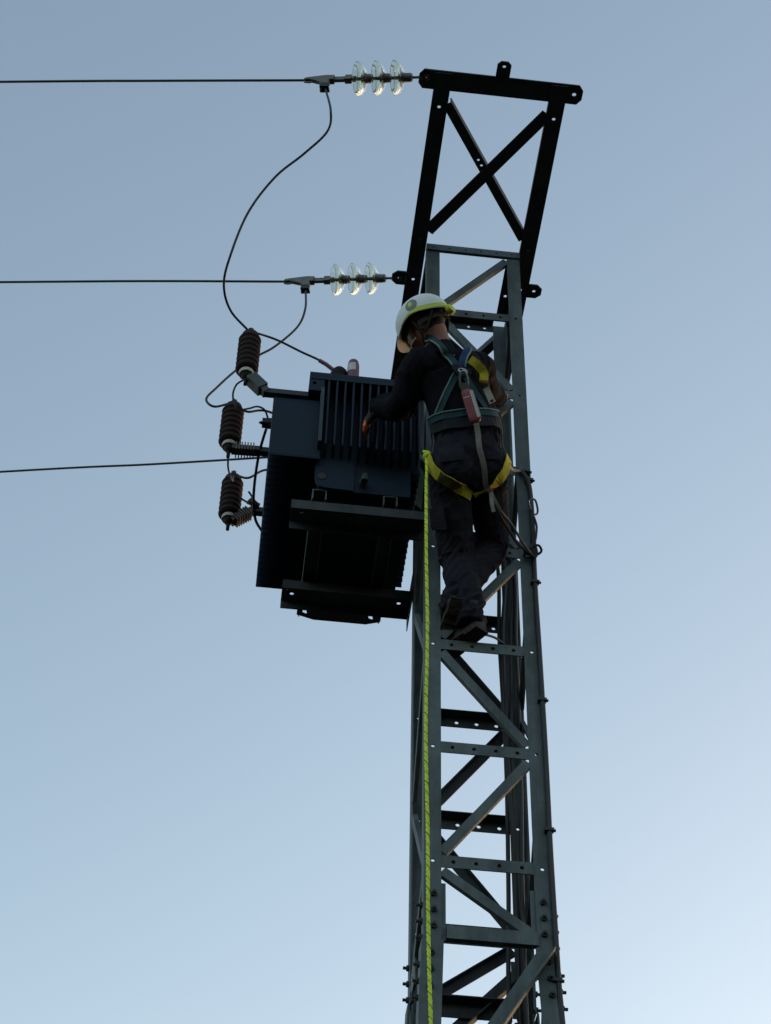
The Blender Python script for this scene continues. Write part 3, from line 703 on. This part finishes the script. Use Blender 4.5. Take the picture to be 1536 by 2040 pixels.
# boots
def boot(heel, toe, ank):
    d = (toe-heel); L = d.length; d /= L; sd_ = d.cross(Z_).normalized(); up = sd_.cross(d)
    st = [(.0, .026, .05), (.03, .036, .10), (.09, .037, .105), (.14, .040, .085), (.19, .046, .066), (.235, .046, .055), (.27, .036, .044), (.285, .018, .03)]
    m = MB(); rs = []
    for t_, w_, hh in st:
        c = heel+d*(t_/.285*L)
        rs.append([c+sd_*w_*x+up*(hh*y) for x, y in ((-1, .0), (1, 0), (1.02, .35), (.85, .75), (.4, 1), (-.4, 1), (-.85, .75), (-1.02, .35))])
    m.rings(rs)
    P = spline([heel+d*.070+up*.045, ank, ank+(ank-heel-d*.06).normalized()*.055], 5)
    m.tube(P, [.043+.014*i/(len(P)-1)+(.004 if i > len(P)-3 else 0) for i in range(len(P))], 14)
    b = person.add('boot', m, 'boot', smooth=True)
    so_ = MB(); out_ = [(t_/.285*L, w_*1.08) for t_, w_, hh in st]
    so_.prism(out_+[(a, -b_) for a, b_ in out_[::-1]], heel, d, sd_, -up*.014)
    so_.prism([(-.003, -.036), (.075, -.038), (.075, .038), (-.003, .036)], heel-up*.014, d, sd_, -up*.012)
    for k in range(6): so_.cbox(heel-up*.017+d*(.115+.023*k), .006, .036, .003, d, sd_, up)
    person.add('sole', so_, 'sole', b)
boot(W(-.014, -.075, 1.241), W(-.160, .135, 1.241), AL)
boot(W(-.122, -.105, 1.372), W(-.152, .080, 1.243), AR_)

# helmet
hc = HC+HU*.030+HF*.004
def hp(ph, th, k=1.0, dz=0):
    k *= .945
    return hc+HF*(.148*k*math.cos(ph)*math.sin(th)*(1.04 if math.cos(ph) > 0 else 1))+HS*(.122*k*math.sin(ph)*math.sin(th))+HU*(.132*k*math.cos(th)+dz)
def rimth(ph):
    c = math.cos(ph)
    return math.radians(96+9*max(0, c)**2+6*max(0, -c)-10*math.sin(ph)**6)
NP = 44
def shell(k, t0=0.02, t1=1.0, n=12):
    return [[hp(2*math.pi*i/NP, rimth(2*math.pi*i/NP)*(t0+(t1-t0)*j/n), k) for i in range(NP)] for j in range(n+1)]
outer = shell(1.0); inner = shell(.955)
brim = []
for i in range(NP):
    ph = 2*math.pi*i/NP; c = max(0, math.cos(ph)); e = hp(ph, rimth(ph), 1.0); dirn = (HF*math.cos(ph)+HS*math.sin(ph))
    brim.append(e+dirn*(.006+.030*c**3)-HU*(.004+.010*c**3))
m = MB(); m.rings(outer+[brim]+[[b-HU*.004 for b in brim]]+[inner[-1]], cap=False)
m.f.append(tuple(range(NP)))
hel = person.add('helmet', m, 'helmet', smooth=True)
m = MB(); m.rings(inner[::-1], cap=False); m.f.append(tuple(12*NP+i for i in range(NP))); person.add('lining', m, 'inner', hel, True)
m = MB(); idx = [i for i in range(NP) if math.cos(2*math.pi*i/NP) < .42]
rs = []
for i in idx:
    ph = 2*math.pi*i/NP; r0 = rimth(ph); wd = .16*min(1, max(.12, (.42-math.cos(ph))*1.2))
    e = brim[i]-hp(ph, r0, 1.0)
    rs.append([hp(ph, r0-wd, 1.012), hp(ph, r0-wd*.5, 1.014), hp(ph, r0, 1.014)+e*1.05, hp(ph, r0, .94)+e*.2-HU*.003, hp(ph, r0-wd*.5, .99), hp(ph, r0-wd, .99)])
m.rings(rs); person.add('rim_band', m, 'hivis', hel, True)
def patch(ph0, th0, rp, rt, k, n=16):
    rr = []
    for f, k_ in ((1, k), (1, k+.014), (.7, k+.016), (.35, k+.016), (.02, k+.016)): rr.append([hp(ph0+f*rp*math.cos(2*math.pi*i/n), th0+f*rt*math.sin(2*math.pi*i/n), k_) for i in range(n)])
    return MB().rings(rr)
ps = math.radians(103)
em = person.add('side_emblem', patch(ps, math.radians(66), .25, .30, .998), 'oval', hel)
person.add('emblem_mark', patch(ps-.02, math.radians(65), .09, .13, 1.010), 'hivis', hel)
kn = MB().lathe([(.006, .03), (.024, .028), (.026, .012), (.022, 0)], hc-HF*.132-HU*.052, -HF, 14); person.add('ratchet_knob', kn, 'hivis', hel, True)
m = MB(); rs = []
for i in range(13):
    ph = math.radians(95+170*i/12); p = hc+HF*.112*math.cos(ph)+HS*.092*math.sin(ph)-HU*.050
    nn_ = (HF*math.cos(ph)+HS*math.sin(ph)); rs.append([p+HU*.012, p-HU*.012, p-HU*.012+nn_*.004, p+HU*.012+nn_*.004])
m.rings(rs); person.add('headband', m, 'inner', hel)
m = MB()
for s_ in (-1, 1):
    m.tube(spline([hc+HS*s_*.098-HU*.012+HF*.01, HC+HS*s_*.080-HU*.06+HF*.01, HC+HS*s_*.045-HU*.115+HF*.045, HC-HU*.128+HF*.055], 5), .0055, 6)
    m.tube(spline([hc+HS*s_*.075-HF*.10-HU*.03, HC+HS*s_*.083-HF*.03-HU*.06, HC+HS*s_*.078-HU*.065+HF*.01], 5), .0055, 6)
person.add('chin_strap', m, 'inner', hel, True)
m = MB(); rs = []                                   # amber eye shield
for j in range(5):
    row = []; t_ = j/4
    for i in range(15):
        ph = math.radians(-78+156*i/14); r_ = .118-.012*t_
        row.append(HC+HF*(r_*math.cos(ph)+.018)+HS*(.094*math.sin(ph))+HU*(.02-.088*t_))
    rs.append(row)
vsm = MB()
for k_ in (0, 1):
    b = len(vsm.v)
    for r_ in rs: vsm.v += [p+(HF*.003*k_) for p in r_]
    for j in range(4):
        for i in range(14):
            f = (b+j*15+i, b+j*15+i+1, b+(j+1)*15+i+1, b+(j+1)*15+i); vsm.f.append(f if k_ else f[::-1])
edge = [j*15 for j in range(5)]+[4*15+i for i in range(1, 15)]+[j*15+14 for j in range(3, -1, -1)]+[i for i in range(13, 0, -1)]
for a, b in zip(edge, edge[1:]+edge[:1]): vsm.f.append((a, b, b+75, a+75))
vo = person.add('eye_shield', vsm, 'visor', hel, True)
person.add('shield_rim', MB().tube([p+HF*.0015 for p in rs[4]], .004, 6), 'label', vo, True)

# harness: straps laid on the body surface
def surf(px, py, lift=0.0):
    d = ray(px, py); hit = bv.ray_cast(CAM, d, 30)
    if hit[0] is not None: return hit[0]+hit[1]*lift, hit[1]
    best = None
    for k in range(60):
        p = CAM+d*(7.6+k*.035); q_ = bv.find_nearest(p)
        if best is None or q_[3] < best[1][3]: best = (p, q_)
    n = (best[0]-best[1][0]).normalized(); return best[1][0]+n*lift, n
def strap(name, px, width, mk, lift=.007, parent=None, th=.004, n=6, side_off=0):
    P2 = spline([V((x, y, 0)) for x, y in px], n)
    pts = [surf(p.x, p.y, 0) for p in P2]
    for _ in range(2):
        pts = [((pts[max(i-1, 0)][0]+pts[i][0]*2+pts[min(i+1, len(pts)-1)][0])/4, (pts[max(i-1, 0)][1]+pts[i][1]*2+pts[min(i+1, len(pts)-1)][1]).normalized()) for i in range(len(pts))]
    rs = []
    for i, (p, n_) in enumerate(pts):
        t_ = (pts[min(i+1, len(pts)-1)][0]-pts[max(i-1, 0)][0]).normalized(); s_ = t_.cross(n_).normalized(); n2 = s_.cross(t_)
        c = p+n2*lift+s_*side_off
        rs.append([c-s_*width/2, c+s_*width/2, c+s_*width/2+n2*th, c-s_*width/2+n2*th])
    return person.add(name, MB().rings(rs), mk, parent)
hs = strap('shoulder_strap', [(850, 672), (866, 680), (884, 699), (902, 722), (914, 742)], .036, 'teal')
strap('edge_trim', [(850, 672), (866, 680), (884, 699), (902, 722), (914, 742)], .008, 'trim', .0115, hs, side_off=.015)
hs = strap('shoulder_strap', [(936, 682), (929, 702), (921, 722), (916, 742)], .038, 'blue')
strap('edge_trim', [(936, 682), (929, 702), (921, 722), (916, 742)], .008, 'trim', .0115, hs, side_off=-.016)
hs = strap('back_strap', [(912, 742), (898, 768), (884, 800), (874, 828)], .034, 'teal')
strap('edge_trim', [(912, 742), (898, 768), (884, 800), (874, 828)], .007, 'trim', .0115, hs, side_off=.0135)
strap('back_strap', [(920, 742), (940, 775), (960, 805), (972, 828)], .034, 'teal')
wp = [(857, 842), (872, 833), (900, 827), (935, 824), (970, 824), (1003, 830)]
strap('waist_pad', [(x, y+16) for x, y in wp], .062, 'navy', .010)
hs = strap('waist_belt', wp, .036, 'teal', .012)
strap('edge_trim', wp, .006, 'trim', .0165, hs, side_off=-.016)
strap('hip_strap', [(860, 850), (853, 880), (853, 908)], .032, 'navy')
strap('hip_strap', [(1003, 842), (1008, 875), (1008, 915)], .032, 'navy')
sp_ = [(853, 900), (859, 922), (876, 945), (904, 962), (938, 988)]
ss = strap('seat_strap', sp_, .056, 'yellow', .010)
strap('stitched_patch', sp_[2:4]+[(912, 968)], .052, 'ygblack', .0145, ss, .002)
ss = strap('seat_strap', [(1010, 912), (1003, 938), (987, 960), (964, 974), (941, 984)], .048, 'yellow', .011)
strap('stitched_patch', [(978, 966), (965, 974), (952, 979)], .048, 'ygblack', .0155, ss, .002)
# dorsal plate with ring
p, n_ = surf(917, 741, .014); a = _r; b = n_.cross(a).normalized(); a = b.cross(n_)
dp = person.add('dorsal_plate', MB().prism([(-.045, .02), (.045, .02), (.05, -.005), (.02, -.035), (-.02, -.035), (-.05, -.005)], p, a, b if b.z > 0 else -b, n_*.006), 'navy')
rc = p+n_*.016-V((0, 0, .02))
ring = [rc+a*.022*math.cos(t_*math.pi/8)+V((0, -.25, -.97))*.022*math.sin(t_*math.pi/8) for t_ in range(16)]
person.add('d_ring', MB().tube(ring, .004, 6, closed=True), 'alloy', dp, True)
# belt loops and back pockets
strap('back_pocket', [(898, 884), (899, 902), (901, 921)], .115, 'trouser', .001, None, .004, 4)
strap('back_pocket', [(974, 882), (976, 900), (977, 918)], .105, 'trouser', .001, None, .004, 4)
strap('cargo_pocket', [(872, 1008), (874, 1032), (878, 1058)], .095, 'trouser', .003, None, .007, 4)
for x in (885, 935, 985): person.add('belt_loop', MB().cbox(surf(x, 862, .004)[0], .006, .004, .022, _r, surf(x, 862)[1], _u), 'trouser')

# ------------------------------------------------------------------ fall-arrest lanyard and hardware
def ribbon(pts, width, th, nref):
    rs = []
    for i, p in enumerate(pts):
        t_ = (pts[min(i+1, len(pts)-1)]-pts[max(i-1, 0)]).normalized(); s_ = t_.cross(nref).normalized(); n2 = s_.cross(t_)
        rs.append([p-s_*width/2, p+s_*width/2, p+s_*width/2+n2*th, p-s_*width/2+n2*th])
    return MB().rings(rs)
def carabiner(c, ax, side, L=.10, wd=.05, r=.0055):
    ax = ax.normalized(); side = (side-ax*side.dot(ax)).normalized(); pts = []
    for k in range(20):
        t_ = 2*math.pi*k/20; x = math.cos(t_); y = math.sin(t_)
        pts.append(c+ax*(L/2*(abs(x)**.7)*(1 if x > 0 else -1))+side*(wd/2*(abs(y)**.7)*(1 if y > 0 else -1)*(1.0+.25*x)))
    m = MB().tube(pts, r, 7, closed=True); return m
vd = -ray(935, 900)
ly = Thing('fall_lanyard', surf(930, 785, .05)[0], 'grey webbing fall lanyard with pink energy absorber hanging from the harness back', 'lanyard')
ly.add('snap_hook', carabiner(surf(921, 764, .035)[0], _u*-1+_r*.1, _r, .085, .036, .0055), 'alloy', smooth=True)
c0 = surf(921, 764, .035)[0]
ly.add('hook_body', MB().cbox(c0-_u*.038+_r*.003, .014, .007, .026, _r, vd, _u), 'alloy')
a0 = surf(927, 786, .045)[0]; a1 = surf(942, 851, .045)[0]; d = (a1-a0); L = d.length; d /= L
s_ = d.cross(vd).normalized(); n_ = s_.cross(d)
m = MB(); rs = []
for t_, k in ((0, .55), (.06, .9), (.14, 1), (.86, 1), (.95, .85), (1, .6)):
    c = a0+d*L*t_; rs.append([c+s_*.027*k*x+n_*.018*k*y for x, y in ((-1, -.7), (-.7, -1), (.7, -1), (1, -.7), (1, .7), (.7, 1), (-.7, 1), (-1, .7))])
ab = ly.add('energy_absorber', m.rings(rs), 'absorb')
lab_side = s_ if s_.dot(_r) > 0 else -s_
m = MB().box(a0+d*L*.10+lab_side*.0275-n_*.015, d*L*.80, n_*.030, lab_side*.002); m.box(a0+d*L*.10+lab_side*.012+n_*.0182, d*L*.82, lab_side*.0145, n_*.0015)
ly.add('label_strip', m, 'label', ab)
ly.add('label_line', MB().box(a0+d*L*.24-lab_side*.022+n_*.0182, d*.004, lab_side*.03, n_*.001), 'label', ab)
web = [a1-d*.005, surf(947, 872, .035)[0], surf(952, 900, .03)[0], surf(961, 930, .03)[0], surf(969, 958, .035)[0], surf(975, 982, .045)[0]]
ly.add('webbing', ribbon(spline(web, 6), .026, .006, vd), 'greyweb')
kn_ = web[-1]
ly.add('webbing_tail', ribbon(spline([kn_, onY(980, 1003, kn_.y-.01), onY(984, 1020, kn_.y+.0)], 4), .018, .005, vd), 'greyweb')
ly.add('webbing_tail', ribbon(spline([kn_, onY(988, 1000, kn_.y+.01), onY(997, 1014, kn_.y+.03)], 4), .014, .005, vd), 'greyweb')
hkp = onY(1060, 1106, -.045)
for k, off in enumerate((0, 9)):
    rp = [kn_, onY(992+off*.4, 1018-off*.3, -.26), onY(1010+off, 1050-off*.6, -.18), onY(1032+off, 1084-off*.4, -.10), hkp]
    ly.add('rope_leg', MB().tube(spline(rp, 7), .0062, 7), 'greyweb' if k else 'black', smooth=True)
ly.add('anchor_hook', carabiner(onY(1061, 1100, -.035), _r*.9+_u*.5, _u, .085, .040, .006), 'black', smooth=True)
# yellow pouch and white tag on the back of the harness
q0, q1, q2, q3 = (surf(933, 724, .025)[0], surf(945, 733, .035)[0], surf(954, 750, .035)[0], surf(956, 768, .025)[0])
rp = ribbon(spline([q0, q1, q2, q3], 6), .040, .028, vd)
solo('strap_pouch', rp, 'yellow', 'yellow rolled strap pouch beside the harness ring', 'pouch', loc=q1)
t0, t1 = surf(962, 776, .02)[0], surf(974, 806, .02)[0]; d = (t1-t0).normalized(); s_ = d.cross(vd).normalized(); n_ = s_.cross(d)
tg = Thing('harness_tag', t0, 'white inspection tag hanging at the side of the harness back', 'tag')
tg.add('card', MB().box(t0-s_*.015, d*(t1-t0).length, s_*.030, n_*.004), 'label')
tg.add('print_mark', MB().box(t0-s_*.008+d*(t1-t0).length*.82+n_*.0042, d*.012, s_*.016, n_*.0008), 'black')
# spare hooks on the cable side of the leg
hk = onY(1063, 1010, -.03)
solo('spare_hook', carabiner(hk, _u*1-_r*.3, _r, .075, .035, .0055), 'alloy', 'alloy snap hook hanging from the black cable at hip height', 'hook', smooth=True, loc=hk)
lp = spline([onY(x, y, -.03) for x, y in ((1064, 1030), (1069, 1048), (1068, 1068), (1066, 1082), (1070, 1100), (1067, 1110), (1058, 1106), (1045, 1098), (1052, 1092), (1064, 1082))], 6)
solo('sling_loop', MB().tube(lp, .0058, 7), 'black', 'thin dark rope sling looped round the leg below the alloy hook', 'sling', smooth=True, loc=lp[0])
pp = [surf(1009, 925, .01)[0], onY(1020, 935, -.16), onY(1034, 938, -.06)]
solo('positioning_strap', MB().tube(spline(pp, 5), .009, 7), 'black', 'black positioning strap from the worker hip to the tower leg', 'strap', smooth=True, loc=pp[0])
# ------------------------------------------------------------------ hanging hand line
r0 = surf(852, 908, .02)[0]
rp = [r0, onY(850, 935, r0.y-.01)] ; x0, y0 = rp[-1].x, rp[-1].y
for px, py in ((848.5, 985), (849, 1200), (851, 1500), (854, 1750), (856.5, 2040)): rp.append(onY(px, py, y0-.0))
p = rp[-1].copy()
while p.z > .25: p = V((p.x+.003, p.y, p.z-.3)); rp.append(p.copy())
rl = Thing('hand_line', rp[-1], 'fluorescent yellow-green rope hanging straight down from the worker hip', 'rope')
RP = spline(rp, 24)
rl.add('knot', MB().tube(spline([r0+V((-.012, 0, .02)), r0+V((.012, -.012, .0)), r0+V((-.010, -.010, -.022)), r0+V((.008, .006, -.034)), r0+V((0, 0, -.05))], 5), .0085, 8), 'rope', smooth=True)
def helix(off, ph0, pitch, step):
    out_ = []; s_at = 0.0; nxt = 0.0
    for a, b in zip(RP[:-1], RP[1:]):
        L = (b-a).length
        while nxt < s_at+L:
            c = a.lerp(b, (nxt-s_at)/L); an = nxt/pitch*2*math.pi+ph0
            sw = .004*math.sin(nxt*2.3)+.002*math.sin(nxt*6.1+1)
            out_.append(c+V((math.cos(an)*off+sw*min(1, nxt), math.sin(an)*off, 0))); nxt += step
        s_at += L
    return out_
for k in range(3): rl.add('strand', MB().tube(helix(.0037, k*2.094, .062, .010), .0044, 6), 'rope', smooth=True)
rl.add('tracer_yarn', MB().tube(helix(.0073, .6, .050, .008), .0014, 4), 'ropefleck')
